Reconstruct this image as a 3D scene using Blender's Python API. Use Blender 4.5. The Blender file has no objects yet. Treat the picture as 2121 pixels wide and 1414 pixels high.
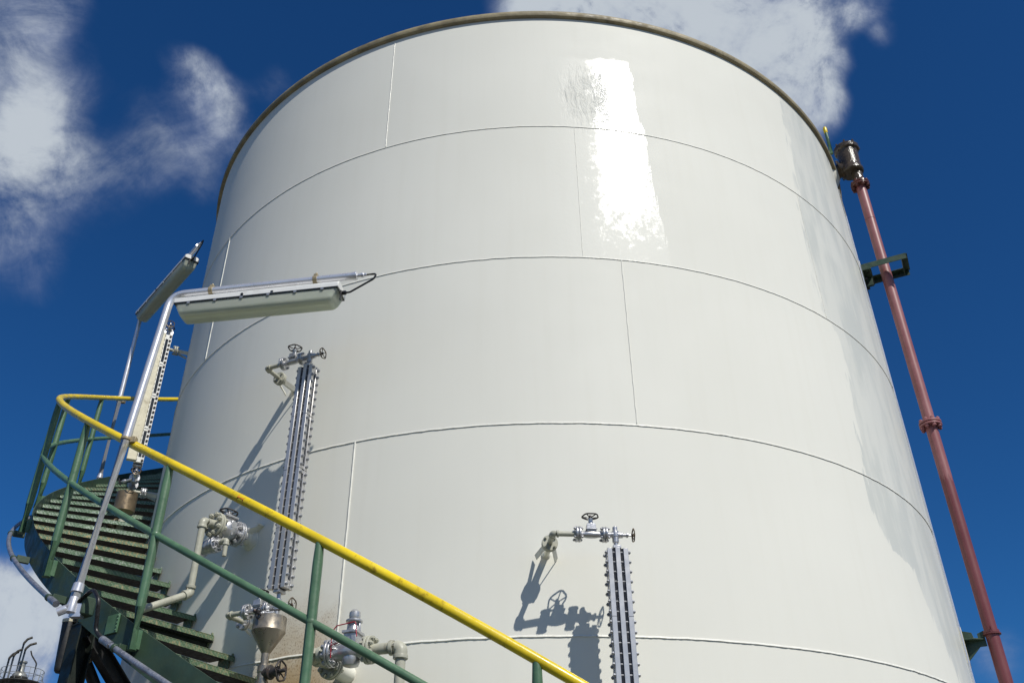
import bpy, bmesh, math, random
from mathutils import Vector, Matrix, noise as mnoise
random.seed(7)
PI=math.pi; R=math.radians
scn=bpy.context.scene
COL=scn.collection

# ------------------------------------------------------------------ frame of the place
TR=4.0                      # tank radius
CD=9.8709                   # distance camera -> tank axis
EYE=1.6
F_PX,PW,PH=1932.93,2121.0,1414.0
FW=Vector((-0.01980069,0.83189342,0.55458208))
RT=Vector((0.99947896,0.03061169,-0.01023344))
UP=Vector((0.02548983,-0.55409049,0.8320661))
def P(phi,r,z):
    a=R(phi); return Vector((r*math.sin(a),CD-r*math.cos(a),z))
def look(px,py):            # direction a point of the photo lies in (used for the clouds only)
    return (FW+RT*((px-PW/2)/F_PX)+UP*((PH/2-py)/F_PX)).normalized()

# ------------------------------------------------------------------ mesh helper
def ortho(d):
    d=d.normalized()
    u=Vector((0,0,1)) if abs(d.z)<.9 else Vector((1,0,0))
    a=d.cross(u).normalized(); return a,a.cross(d).normalized()
class MB:
    def __init__(s,M=None):
        s.bm=bmesh.new(); s.M=M or Matrix()
    def ring(s,c,a,b,r,n):
        return [s.bm.verts.new(s.M@(c+a*(r*math.cos(2*PI*i/n))+b*(r*math.sin(2*PI*i/n)))) for i in range(n)]
    def skin(s,r0,r1):
        n=len(r0)
        for i in range(n):
            try: s.bm.faces.new((r0[i],r0[(i+1)%n],r1[(i+1)%n],r1[i]))
            except ValueError: pass
    def lathe(s,prof,o,axis,n=20,cap=True):
        o=Vector(o); axis=Vector(axis).normalized(); a,b=ortho(axis)
        rs=[s.ring(o+axis*h,a,b,max(r,.0004),n) for r,h in prof]
        for k in range(len(rs)-1): s.skin(rs[k],rs[k+1])
        if cap:
            s.bm.faces.new(rs[0]); s.bm.faces.new(rs[-1])
        return s
    def cyl(s,p0,p1,r0,r1=None,n=16):
        p0=Vector(p0);p1=Vector(p1); d=p1-p0
        return s.lathe([(r0,0),(r0 if r1 is None else r1,d.length)],p0,d,n)
    def tube(s,path,r,n=12,closed=False,rad=None):
        path=[Vector(q) for q in path]; m=len(path); rs=[]; a=None
        for k in range(m):
            if closed: t=path[(k+1)%m]-path[k-1]
            else: t=path[min(k+1,m-1)]-path[max(k-1,0)]
            t=t.normalized()
            if a is None: a,b=ortho(t)
            else:
                a=(a-t*a.dot(t)).normalized(); b=t.cross(a)
            rs.append(s.ring(path[k],a,b,r if rad is None else rad[k],n))
        for k in range(m-1): s.skin(rs[k],rs[k+1])
        if closed: s.skin(rs[-1],rs[0])
        else: s.bm.faces.new(rs[0]); s.bm.faces.new(rs[-1])
        return s
    def box(s,c,d,rot=None):
        c=Vector(c); h=Vector(d)/2; m=rot or Matrix.Identity(3)
        v=[s.bm.verts.new(s.M@(c+m@Vector((x*h.x,y*h.y,z*h.z)))) for x in(-1,1) for y in(-1,1) for z in(-1,1)]
        for f in((0,1,3,2),(4,6,7,5),(0,4,5,1),(2,3,7,6),(0,2,6,4),(1,5,7,3)):
            s.bm.faces.new([v[i] for i in f])
        return s
    def prism(s,pts,off):       # planar outline + extrusion vector
        off=Vector(off); A=[s.bm.verts.new(s.M@Vector(q)) for q in pts]; B=[s.bm.verts.new(s.M@(Vector(q)+off)) for q in pts]
        s.bm.faces.new(A); s.bm.faces.new(B[::-1]); s.skin(A,B); return s
    def beam(s,p0,p1,w,h,up=(0,0,1)):
        p0=Vector(p0);p1=Vector(p1); t=(p1-p0).normalized(); u=Vector(up); x=t.cross(u).normalized(); u=x.cross(t)
        pts=[p0+x*(i*w/2)+u*(j*h/2) for i,j in((-1,-1),(1,-1),(1,1),(-1,1))]
        return s.prism(pts,p1-p0)
    def sphere(s,c,r,n=14):
        m=bmesh.ops.create_uvsphere(s.bm,u_segments=n,v_segments=n//2+2,radius=r)
        bmesh.ops.transform(s.bm,matrix=s.M@Matrix.Translation(Vector(c)),verts=m['verts']); return s
    def build(s,name,mat,parent=None,bevel=0,smooth=35,loc=None):
        bm=s.bm
        bmesh.ops.recalc_face_normals(bm,faces=bm.faces[:])
        for f in bm.faces: f.smooth=True
        for e in bm.edges:
            if len(e.link_faces)==2 and e.calc_face_angle(0)>R(smooth): e.smooth=False
        me=bpy.data.meshes.new(name); bm.to_mesh(me); bm.free()
        o=bpy.data.objects.new(name,me); COL.objects.link(o)
        for m in (mat if isinstance(mat,(list,tuple)) else [mat]): me.materials.append(m)
        if parent is not None: o.parent=parent
        if loc is not None: o.location=loc
        if bevel:
            bv=o.modifiers.new('bevel','BEVEL'); bv.width=bevel; bv.segments=2; bv.limit_method='ANGLE'; bv.angle_limit=R(40)
        return o
def tag(o,label,cat,group=None,kind=None):
    if label: o['label']=label
    if cat: o['category']=cat
    if group: o['group']=group
    if kind: o['kind']=kind
    return o
def empty(name,loc,rz=0,label=None,cat=None,group=None):
    o=bpy.data.objects.new(name,None); COL.objects.link(o); o.empty_display_size=.2
    o.location=loc; o.rotation_euler=(0,0,rz); return tag(o,label,cat,group)
def inst(src,parent,loc,name=None):
    o=src.copy(); COL.objects.link(o); o.parent=parent; o.location=loc; return o
def arc(c,a,b,r,t0,t1,n=10):
    c=Vector(c);a=Vector(a);b=Vector(b)
    return [c+a*(r*math.cos(t0+(t1-t0)*i/n))+b*(r*math.sin(t0+(t1-t0)*i/n)) for i in range(n+1)]
def bend(pts,r,n=6):        # polyline with rounded corners
    pts=[Vector(q) for q in pts]; out=[pts[0]]
    for i in range(1,len(pts)-1):
        a=(pts[i-1]-pts[i]).normalized(); b=(pts[i+1]-pts[i]).normalized()
        ang=a.angle(b); d=min(r/math.tan(ang/2),.49*min((pts[i-1]-pts[i]).length,(pts[i+1]-pts[i]).length))
        p0=pts[i]+a*d;p1=pts[i]+b*d
        for k in range(n+1):
            t=k/n; out.append(p0*(1-t)**2+pts[i]*(2*t*(1-t))+p1*t*t)
    out.append(pts[-1]); return out

# ------------------------------------------------------------------ materials
def lin(r,g,b): 
    f=lambda c:(c/255/12.92) if c<=10 else ((c/255+.055)/1.055)**2.4
    return (f(r),f(g),f(b),1)
class NT:
    def __init__(s,nt): s.nt=nt; s.n=nt.nodes; s.l=nt.links
    def new(s,t,**k):
        n=s.n.new(t)
        for a,b in k.items(): setattr(n,a,b)
        return n
    def put(s,v,sock):
        if isinstance(v,bpy.types.NodeSocket): s.l.new(v,sock)
        elif v is not None: sock.default_value=v
    def math(s,op,a,b=None,c=None,clamp=False):
        n=s.new('ShaderNodeMath',operation=op,use_clamp=clamp)
        for i,v in enumerate((a,b,c)): s.put(v,n.inputs[i])
        return n.outputs[0]
    def rng(s,v,a,b,c=0,d=1,smooth=True):
        n=s.new('ShaderNodeMapRange',interpolation_type='SMOOTHSTEP' if smooth else 'LINEAR')
        s.put(v,n.inputs[0])
        for i,q in enumerate((a,b,c,d)): s.put(q,n.inputs[i+1])
        return n.outputs[0]
    def noise(s,vec,scale,detail=4,rough=.55,dist=0):
        n=s.new('ShaderNodeTexNoise'); s.put(vec,n.inputs['Vector']); s.put(scale,n.inputs['Scale'])
        n.inputs['Detail'].default_value=detail; n.inputs['Roughness'].default_value=rough; n.inputs['Distortion'].default_value=dist
        return n.outputs['Fac']
    def mix(s,f,a,b,blend='MIX'):
        n=s.new('ShaderNodeMix',data_type='RGBA',blend_type=blend)
        s.put(f,n.inputs[0]); s.put(a,n.inputs[6]); s.put(b,n.inputs[7]); return n.outputs[2]
    def mapping(s,vec,scale):
        n=s.new('ShaderNodeMapping'); s.put(vec,n.inputs[0]); n.inputs['Scale'].default_value=scale; return n.outputs[0]
    def bump(s,h,strength,dist,normal=None):
        n=s.new('ShaderNodeBump'); s.put(h,n.inputs['Height']); n.inputs['Strength'].default_value=strength; n.inputs['Distance'].default_value=dist
        if normal is not None: s.put(normal,n.inputs['Normal'])
        return n.outputs[0]
def newmat(name):
    m=bpy.data.materials.new(name); m.use_nodes=True
    t=NT(m.node_tree); b=m.node_tree.nodes['Principled BSDF']; return m,t,b
def mat(name,col,rough=.5,metal=0,var=.12,vs=9,dirt=None,dirt_amt=.25,ds=6,bump=.0,bs=60,coat=0,rvar=.15,spec=.5):
    m,t,b=newmat(name)
    tc=t.new('ShaderNodeTexCoord').outputs['Object']
    n1=t.noise(tc,vs,6,.6)
    c=t.mix(t.rng(n1,.3,.7),tuple(x*(1-var) for x in col[:3])+(1,),tuple(min(1,x*(1+var)) for x in col[:3])+(1,))
    if dirt:
        n2=t.noise(tc,ds,8,.68,.4)
        c=t.mix(t.math('MULTIPLY',t.rng(n2,.56,.72),dirt_amt),c,dirt)
    t.put(c,b.inputs['Base Color'])
    t.put(t.rng(t.noise(tc,vs*3,5),.3,.7,max(.03,rough-rvar),min(1,rough+rvar)),b.inputs['Roughness'])
    b.inputs['Metallic'].default_value=metal; b.inputs['Coat Weight'].default_value=coat; b.inputs['Specular IOR Level'].default_value=spec
    if bump: t.put(t.bump(t.noise(tc,bs,5),bump,.01),b.inputs['Normal'])
    return m
RUST=lin(112,70,38)
M={}
M['green']=mat('green_paint',(.080,.160,.090,1),.42,0,.15,7,lin(60,62,48),.5,5,.12,40)
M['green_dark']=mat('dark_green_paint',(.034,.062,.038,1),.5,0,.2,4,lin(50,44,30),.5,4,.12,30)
M['yellow']=mat('yellow_paint',(.74,.545,.016,1),.30,0,.14,3,lin(120,88,26),.7,14,.08,60)
M['galv']=mat('galvanised_steel',(.72,.72,.75,1),.30,.6,.05,5,lin(140,140,146),.2,6,0,80,0,.04)
M['silver']=mat('silver_paint',(.52,.52,.53,1),.34,.72,.1,14,lin(80,76,70),.5,20,.06,90,0,.06)
M['gauge']=mat('gauge_steel',(.60,.585,.57,1),.32,.72,.04,6,lin(120,118,116),.2,9,0,80,0,.03)
M['iron']=mat('dark_iron',(.055,.05,.05,1),.5,.4,.3,30,RUST,.6,18,.2,80)
M['bronze']=mat('bronze_wheel',(.12,.09,.06,1),.45,.5,.3,30,RUST,.5,18,.2,80)
M['bolt']=mat('bolt_steel',(.34,.35,.37,1),.4,.6,.2,40)
M['beige']=mat('beige_pipe_paint',(.40,.395,.32,1),.45,0,.1,12,lin(98,88,66),.5,7,.1,60)
M['darkcol']=mat('shaded_green_black_paint',(.007,.012,.008,1),.6,0,.3,5,lin(40,34,24),.4,5,.1,30)  # green steel darkened to near black, its shade put into the colour
M['tread_shade']=mat('brown_underside_shade',(.045,.036,.026,1),.7,0,.35,9,RUST,.5,7,.1,30)  # brown tread underside, darkened to paint in the shade between treads
M['cream']=mat('cream_paint',(.60,.55,.40,1),.5,0,.12,14,lin(120,96,58),.5,9,.08,60)
M['stub']=mat('nozzle_paint',(.72,.71,.63,1),.42,0,.06,10,lin(140,122,94),.2,8,.06,60)
M['red0']=mat('faded_red_pipe',(.205,.040,.044,1),.45,0,.2,3,(.33,.12,.115,1),.55,2.2,.1,60)
M['brown']=mat('brown_bitumen_paint',(.075,.056,.036,1),.17,0,.3,16,lin(120,96,62),.4,9,.9,26,0,.06)
M['brass']=mat('dull_brass_sheet',(.22,.165,.105,1),.42,.6,.2,10,lin(66,48,30),.5,8,.05,60)
M['steel']=mat('weathered_stainless',(.33,.29,.235,1),.36,.7,.2,8,lin(84,62,44),.7,7,.06,60)
M['rim']=mat('weathered_curb_paint',(.27,.225,.130,1),.6,0,.25,5,lin(62,52,36),.7,3,.3,30)
M['black']=mat('black_rubber',(.012,.012,.013,1),.38,0,.2,20)
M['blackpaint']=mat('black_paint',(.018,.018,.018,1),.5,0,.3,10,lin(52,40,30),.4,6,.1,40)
M['white_plastic']=mat('white_housing',(.74,.74,.71,1),.35,0,.05,10,lin(150,140,115),.25,8)
M['tan']=mat('tan_clamp',(.33,.27,.165,1),.5,.3,.2,30)
M['dark']=mat('slot_black',(.012,.012,.014,1),.25,0,.1,10)
M['glass']=mat('gauge_glass',(.02,.024,.03,1),.08,0,.1,10,coat=.3)
M['redwire']=mat('red_wire',(.35,.02,.04,1),.4,0,.1,10)
M['lamp']=mat('fluorescent_tube_white',(.8,.8,.76,1),.3,0,.03,10)
M['conc']=mat('weathered_concrete',(.30,.29,.265,1),.85,0,.2,2.2,lin(92,86,76),.6,.6,.4,30)
M['conduit']=mat('grey_conduit_steel',(.30,.315,.36,1),.38,.6,.25,25,lin(84,84,92),.6,60,.3,120)
M['farsteel']=mat('distant_steel',(.30,.30,.27,1),.4,.5,.3,2,lin(60,52,40),.6,1.2)
M['fardark']=mat('distant_dark_pipe',(.05,.045,.035,1),.45,.3,.3,2)

# riser pipe: old faded paint above, newer coat below a brushed edge
m,t,b=newmat('riser_paint')
tc=t.new('ShaderNodeTexCoord').outputs['Object']
sp=t.new('ShaderNodeSeparateXYZ'); t.put(tc,sp.inputs[0])
n1=t.noise(tc,3,6,.6); n2=t.noise(t.mapping(tc,(30,30,2)),1,6,.6)
old_=t.mix(t.rng(n1,.3,.7),(.24,.08,.082,1),(.32,.135,.135,1)); old_=t.mix(t.rng(n2,.5,.75,0,.5),old_,(.22,.06,.062,1))
new_=t.mix(t.rng(n1,.3,.7),(.15,.036,.040,1),(.19,.055,.058,1))
c=t.mix(t.rng(t.math('ADD',sp.outputs[2],t.math('MULTIPLY',n2,.5)),5.56,5.62),new_,old_)
c=t.mix(t.rng(t.noise(t.mapping(tc,(1,1,.5)),22,6,.75),.70,.74,0,.7),c,(.42,.36,.30,1))
t.put(c,b.inputs['Base Color']); b.inputs['Roughness'].default_value=.42; M['red']=m
# lamp diffuser: dusty clear plastic
m,t,b=newmat('dusty_diffuser')
tc=t.new('ShaderNodeTexCoord').outputs['Object']
nz=t.noise(t.mapping(tc,(1.5,8,8)),3,5)
t.put(t.mix(t.rng(nz,.35,.65),(.76,.78,.69,1),(.84,.85,.76,1)),b.inputs['Base Color'])
b.inputs['Roughness'].default_value=.22
tr=t.new('ShaderNodeBsdfTransparent'); tr.inputs[0].default_value=(.9,.94,.88,1)
tl=t.new('ShaderNodeBsdfTranslucent'); tl.inputs[0].default_value=(.80,.80,.70,1)
mx0=t.new('ShaderNodeMixShader'); mx0.inputs[0].default_value=.30; t.l.new(b.outputs[0],mx0.inputs[1]); t.l.new(tl.outputs[0],mx0.inputs[2])
mx=t.new('ShaderNodeMixShader'); mx.inputs[0].default_value=.50
t.l.new(mx0.outputs[0],mx.inputs[1]); t.l.new(tr.outputs[0],mx.inputs[2])
t.l.new(mx.outputs[0],t.n['Material Output'].inputs[0]); M['diffuser']=m

# stair treads: checker plate, tinted per tread by the wear of that tread
m,t,b=newmat('checker_plate')
tc=t.new('ShaderNodeTexCoord').outputs['Object']
oi=t.new('ShaderNodeObjectInfo')
n1=t.noise(tc,11,7,.65); n2=t.noise(tc,55,4,.6)
base=t.mix(t.rng(n1,.35,.7),(.085,.15,.085,1),(.13,.20,.115,1))
wear=t.mix(t.rng(n2,.45,.62),base,oi.outputs['Color'])
base=t.mix(t.rng(n1,.38,.62,.45,.95),base,wear)
sp=t.new('ShaderNodeSeparateXYZ'); t.put(tc,sp.inputs[0])
def bars(sgn):
    u=t.math('ADD',sp.outputs[0],t.math('MULTIPLY',t.math('ADD',sp.outputs[1],sp.outputs[2]),sgn))
    return t.math('SINE',t.math('MULTIPLY',u,2*PI/.032))
chk=t.math('MAXIMUM',t.rng(bars(1),.55,.95),0)
rb=t.rng(t.noise(tc,30,3),.4,.6)
base=t.mix(t.math('MULTIPLY',chk,.35),base,(.32,.38,.29,1))
t.put(base,b.inputs['Base Color']); b.inputs['Metallic'].default_value=.15
t.put(t.rng(n1,.3,.7,.28,.5),b.inputs['Roughness'])
t.put(t.bump(t.math('ADD',chk,t.math('MULTIPLY',n2,.4)),.6,.004),b.inputs['Normal']); M['tread']=m

# tank shell
m,t,b=newmat('tank_shell_paint')
tc=t.new('ShaderNodeTexCoord').outputs['Object']
sp=t.new('ShaderNodeSeparateXYZ'); t.put(tc,sp.inputs[0])
X,Y,Z=sp.outputs
phi=t.math('MULTIPLY',t.math('ARCTAN2',X,t.math('MULTIPLY',Y,-1)),180/PI)
cv=t.new('ShaderNodeCombineXYZ'); t.put(t.math('MULTIPLY',phi,TR*PI/180),cv.inputs[0]); t.put(Z,cv.inputs[1]); UV=cv.outputs[0]
nbig=t.noise(UV,.55,4,.5); nmid=t.noise(UV,2.6,6,.6); nfine=t.noise(UV,26,5,.65)
streak=t.noise(t.mapping(UV,(7,.35,1)),1.6,5,.6)
brush=t.noise(t.mapping(UV,(16,2.2,1)),1.2,5,.6)
col=t.mix(t.rng(nbig,.3,.7),(.735,.725,.650,1),(.765,.755,.680,1))
col=t.mix(t.rng(streak,.45,.75,0,.25),col,(.70,.685,.60,1))
# brush-edged area of older, greyer paint round the right flank: boundary angle as a function of height
fc=t.new('ShaderNodeFloatCurve'); cu=fc.mapping.curves[0]
zmin,zmax=3.0,9.4; pts=[(3.0,57),(3.4,53.5),(3.9,49),(4.15,47.5),(4.22,43.6),(4.5,40.6),(5.1,41.8),(5.7,42.8),(6.2,43.2),(6.4,40.4),(6.9,40.2),(7.8,41),(8.4,42.5),(9.4,43)]
for i,(z,a) in enumerate(pts):
    x,y=(z-zmin)/(zmax-zmin),a/90
    if i==0: cu.points[0].location=(x,y)
    elif i==len(pts)-1: cu.points[-1].location=(x,y)
    else: cu.points.new(x,y)
for q in cu.points: q.handle_type='VECTOR'
fc.mapping.update()
t.put(t.rng(Z,zmin,zmax,0,1,False),fc.inputs['Value'])
edge=t.math('MULTIPLY',fc.outputs[0],90)
ph2=t.math('ADD',phi,t.math('MULTIPLY',t.math('SUBTRACT',brush,.5),5.5))
old=t.rng(t.math('SUBTRACT',ph2,edge),-.12,.35)
oldtone=t.rng(t.noise(t.mapping(UV,(5,1.0,1)),1.0,5,.6),.40,.62)
col=t.mix(t.math('MULTIPLY',old,t.math('MULTIPLY_ADD',oldtone,.5,.3)),col,(.56,.575,.53,1))
# fresh glossy patch (top two courses, facing the sun)
top=t.math('ADD',Z,t.math('MULTIPLY',t.math('SUBTRACT',nmid,.5),.35))
re=t.math('ADD',t.math('MULTIPLY',t.math('SUBTRACT',8.78,Z),1.02),t.math('MULTIPLY_ADD',t.math('SUBTRACT',brush,.5),2.2,14.5))
g=t.math('MULTIPLY',t.math('MULTIPLY',t.rng(t.math('ADD',phi,t.math('MULTIPLY',nfine,.8)),2.9,3.8),t.rng(t.math('SUBTRACT',re,phi),0,.12)),
         t.math('MULTIPLY',t.rng(top,8.72,8.80,1,0),t.rng(Z,6.30,6.34)))
patch=t.math('MULTIPLY',g,t.rng(nfine,.30,.45,.7,1))
col=t.mix(t.math('MULTIPLY',patch,.28),col,(.715,.71,.645,1))
# rust spatter under the gauge by the funnel
rx=t.math('DIVIDE',t.math('SUBTRACT',phi,-23.5),7.0); rz=t.math('DIVIDE',t.math('SUBTRACT',Z,2.7),.95)
rd=t.math('SQRT',t.math('ADD',t.math('MULTIPLY',rx,rx),t.math('MULTIPLY',rz,rz)))
rmask=t.rng(t.math('ADD',rd,t.math('MULTIPLY',t.math('SUBTRACT',nmid,.5),.9)),.45,1.15,1,0)
spk=t.noise(t.mapping(UV,(1,.55,1)),120,4,.7)
col=t.mix(t.math('MULTIPLY',rmask,t.rng(nmid,.3,.7,.62,.97)),col,lin(172,142,94))
col=t.mix(t.math('MULTIPLY',t.rng(rmask,0,.5),t.rng(spk,.50,.66,0,.7)),col,lin(112,80,46))
# warm ground bounce painted in as brown, low on the left flank
lm=t.math('MULTIPLY',t.rng(phi,-60,-30,1,0),t.rng(t.math('ADD',Z,nmid),4.4,5.6,1,0))
col=t.mix(t.math('MULTIPLY',lm,t.rng(nmid,.3,.7,.25,.6)),col,lin(168,150,128))
# small scuffs
scf=t.rng(t.noise(t.mapping(UV,(1,2.5,1)),5,9,.8),.735,.78)
col=t.mix(t.math('MULTIPLY',scf,.35),col,(.40,.40,.37,1))
t.put(col,b.inputs['Base Color'])
rgh=t.rng(nmid,.3,.7,.56,.64)
nspk=t.noise(t.mapping(UV,(1,.7,1)),17,9,.8)
bias=t.math('MINIMUM',t.rng(t.math('ADD',phi,t.math('MULTIPLY',nmid,3.5)),8.6,14.2),t.rng(t.math('ADD',Z,t.math('MULTIPLY',nmid,1.2)),6.7,8.5))
cov=t.rng(t.math('MULTIPLY_ADD',bias,.46,nspk),.555,.80)
gl=t.math('MULTIPLY',patch,cov)
rgh=t.mix(patch,rgh,(.48,.48,.48,1))
rgh=t.mix(gl,rgh,t.rng(nfine,.36,.66,.09,.22))
rgh=t.mix(t.math('MULTIPLY',old,.7),rgh,(.25,.25,.25,1))
t.put(rgh,b.inputs['Roughness']); t.put(t.math('MULTIPLY_ADD',gl,.38,.15),b.inputs['Specular IOR Level'])
# curtain drips and orange peel in the fresh paint, gentle plate waviness elsewhere
wav=t.bump(t.noise(UV,.8,2,.4),.25,.03)
drip=t.math('MULTIPLY',t.math('SUBTRACT',t.noise(t.mapping(UV,(11,3.0,1)),1.6,5,.65,.8),.5),
            t.math('MULTIPLY',t.math('MULTIPLY',t.rng(t.math('ADD',phi,t.math('MULTIPLY',nmid,5)),6.5,9.5),t.rng(t.math('ADD',top,t.math('MULTIPLY',nmid,.6)),8.65,9.0,1,0)),t.math('MULTIPLY',t.rng(phi,9.8,12.5,1,0),t.rng(Z,7.65,8.15))))
ripple=t.noise(t.mapping(UV,(3,20,1)),3,3,.6)
b0=t.bump(t.math('MULTIPLY',t.math('SUBTRACT',ripple,.5),gl),1.0,.0022,wav)
b1=t.bump(t.math('MULTIPLY',t.math('SUBTRACT',nfine,.5),patch),.10,.006,b0)
b2=t.bump(drip,.8,.03,b1)
b3=t.bump(nfine,.05,.004,b2)
t.put(b3,b.inputs['Normal']); M['shell']=m

M['seam']=mat('seam_paint',(.72,.71,.64,1),.5,0,.06,12,lin(150,135,105),.25,7,.1,60)
m,t,b=newmat('ground_gravel')
tc=t.new('ShaderNodeTexCoord').outputs['Object']
c=t.mix(t.rng(t.noise(tc,.35,6),.35,.65),(.11,.10,.085,1),(.17,.155,.13,1))
c=t.mix(t.rng(t.noise(tc,45,4,.7),.35,.7),(.07,.065,.058,1),c)
t.put(c,b.inputs['Base Color']); b.inputs['Roughness'].default_value=.9
t.put(t.bump(t.noise(tc,60,5,.7),.6,.02),b.inputs['Normal']); M['ground']=m

# ------------------------------------------------------------------ ground and base
o=MB().prism([(-700,-500,-.02),(700,-500,-.02),(700,900,-.02),(-700,900,-.02)],(0,0,.02)).build('ground',M['ground']); tag(o,'gravel yard ground around the tank','ground',kind='structure')
o=MB().lathe([(4.5,0),(4.5,.2),(4.44,.25),(0,.25)],(0,CD,0),(0,0,1),96).build('foundation_ring',M['conc'],bevel=0); tag(o,'round concrete foundation under the tank','foundation',kind='structure')

# ------------------------------------------------------------------ storage tank
SEAM=[7.814,6.326,4.810,3.299,1.786]
RIMZ=9.385
tank=empty('storage_tank',(0,CD,.25),0,'large cream white steel storage tank with welded plate courses','tank')
mb=MB(); N=256; zs=[.25]+[SEAM[4]]+[SEAM[3]]+[SEAM[2]]+[SEAM[1]]+[SEAM[0]]+[RIMZ]
rs=[mb.ring(Vector((0,0,z)),Vector((1,0,0)),Vector((0,1,0)),TR,N) for z in zs]
for k in range(len(rs)-1): mb.skin(rs[k],rs[k+1])
sh=mb.build('shell',M['shell'],tank); sh.location=(0,0,-.25)
def tk(o): o.location=(0,0,-.25); return o
prof=[(3.99,9.312),(4.012,9.314),(4.034,9.322),(4.041,9.340),(4.041,9.364),(4.034,9.384),(4.012,9.392),(3.99,9.392)]
tk(MB().lathe(prof,(0,0,0),(0,0,1),N,cap=False).build('curb_rim',M['rim'],tank))
tk(MB().lathe([(3.985,9.388),(2.0,9.62),(.02,9.76)],(0,0,0),(0,0,1),96).build('roof',M['stub'],tank))
def bead(path,r,amp,name,seed):
    rad=[r*(1+amp*mnoise.noise(Vector((k*.63,seed,3.1)))) for k,q in enumerate(path)]
    return tk(MB().tube(path,r,8,False,rad).build(name,M['seam'],tank))
C0=Vector((0,CD,0))
for i,z in enumerate(SEAM):
    h=[.0045,.005,.006,.0068,.007][i]; rough=[.15,.15,.35,.55,.55][i]; mb=MB(); prev=None; n=900
    for k in range(n+1):
        ph=-115+230*k/n
        w=1+rough*(mnoise.noise(Vector((ph*3.1,i*7,0)))+.6*mnoise.noise(Vector((ph*11,i*7,5))))
        zz=z+.003*mnoise.noise(Vector((ph*.9,z,0)))+.0012*rough*mnoise.noise(Vector((ph*9,z,9)))
        q=[mb.bm.verts.new(P(ph,TR+a*w,zz+b_)-C0) for a,b_ in((-.003,-.004),(h,-.0045),(h*.95,.0005),(h*.5,.0055),(-.003,.010))]
        if prev:
            for m_ in range(4): mb.bm.faces.new((prev[m_],prev[m_+1],q[m_+1],q[m_]))
        prev=q
    tk(mb.build('weld_seam',M['seam'],tank,smooth=50))
VS=[(-18.65,7.814,9.30,.0042),(6.3,6.326,7.814,.002),(10.82,4.81,6.326,.004),(-19.1,3.299,4.81,.007),(-49.6,6.326,7.814,.006),(41.1,6.326,7.814,.003)]
for i,(ph,z0,z1,r) in enumerate(VS):
    n=int((z1-z0)/.02)
    bead([P(ph+.05*mnoise.noise(Vector((k*.3,i,0))),TR+.0005,z0+(z1-z0)*k/n)-C0 for k in range(n+1)],r,.22,'weld_seam',i+20)

# ------------------------------------------------------------------ piping parts (local frame: x along the shell, -y outwards, z up)
def flange(mb,c,ax,r,th=.018,n=8,gap=.004,bolts=True):
    """a bolted pair of flanges round point c along ax"""
    c=Vector(c);ax=Vector(ax).normalized();a,b_=ortho(ax)
    for s in(-1,1): mb.lathe([(r*.97,0),(r,.003),(r,th-.003),(r*.97,th)] ,c+ax*(gap/2 if s>0 else -gap/2-th),ax,22)
    if bolts:
        for k in range(n):
            an=2*PI*(k+.5)/n; q=c+(a*math.cos(an)+b_*math.sin(an))*(r*.78)
            L=th+gap/2+r*.30
            mb.cyl(q-ax*L,q+ax*L,r*.10,n=6)
            for s in(-1,1): mb.cyl(q+ax*s*(th+gap/2),q+ax*s*(th+gap/2+r*.22),r*.19,n=6)
    return mb
def handwheel(name,c,ax,r,m,parent,spokes=5,hub=.04):
    mb=MB(); c=Vector(c); ax=Vector(ax).normalized(); a,b_=ortho(ax)
    pth=[];rad=[]
    for k in range(spokes*8):
        an=2*PI*k/(spokes*8); q=r*(1+.05*math.cos(an*spokes)); pth.append(c+(a*math.cos(an)+b_*math.sin(an))*q)
    mb.tube(pth,r*.10,7,True)
    for k in range(spokes):
        an=2*PI*k/spokes; mb.tube([c-ax*r*.18,c+(a*math.cos(an)+b_*math.sin(an))*r*.5-ax*r*.10,c+(a*math.cos(an)+b_*math.sin(an))*r],r*.075,6)
    mb.lathe([(r*.2,-r*.35),(r*.24,-.15*r),(r*.18,.12*r)],c,ax,10)
    return mb.build(name,m,parent)
def gate_valve(parent,c,ax,up,L,r,wheel_r,bm='silver',wm='iron',stem=.1):
    """flanged gate valve: body, bonnet, yoke, and a handwheel as its own sub-part"""
    c=Vector(c);ax=Vector(ax).normalized();up=Vector(up).normalized(); sd=ax.cross(up)
    mb=MB()
    mb.lathe([(r*.62,-L/2),(r*.6,-L*.36),(r*.78,-L*.2),(r*.86,0),(r*.78,L*.2),(r*.6,L*.36),(r*.62,L/2)],c,ax,18)
    rot=Matrix((sd,ax,up)).transposed()
    mb.box(c+up*(r*1.3),(r*1.7,r*1.9,r*1.5),rot); mb.box(c+up*(r*.95),(r*2.1,r*2.3,r*.28),rot); mb.box(c+up*(r*2.1),(r*1.5,r*1.7,r*.3),rot)
    for s in(-1,1):
        for q in(-1,1): mb.cyl(c+up*(r*1.55)+sd*(s*r*.58)+ax*(q*r*.7),c+up*(r*2.1)+sd*(s*r*.58)+ax*(q*r*.7),r*.11,n=6)
    mb.lathe([(r*.62,r*1.9),(r*.52,r*2.5),(r*.46,stem*.75+r*1.4),(r*.5,stem*.78+r*1.4),(r*.5,stem*.86+r*1.4),(r*.2,stem*.87+r*1.4),(r*.16,stem+r*1.6)],c,up,12)
    v=mb.build('gate_valve',M[bm],parent,bevel=.0015)
    handwheel('handwheel',c+up*(stem+r*1.5),up,wheel_r,M[wm],v)
    return v
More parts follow.
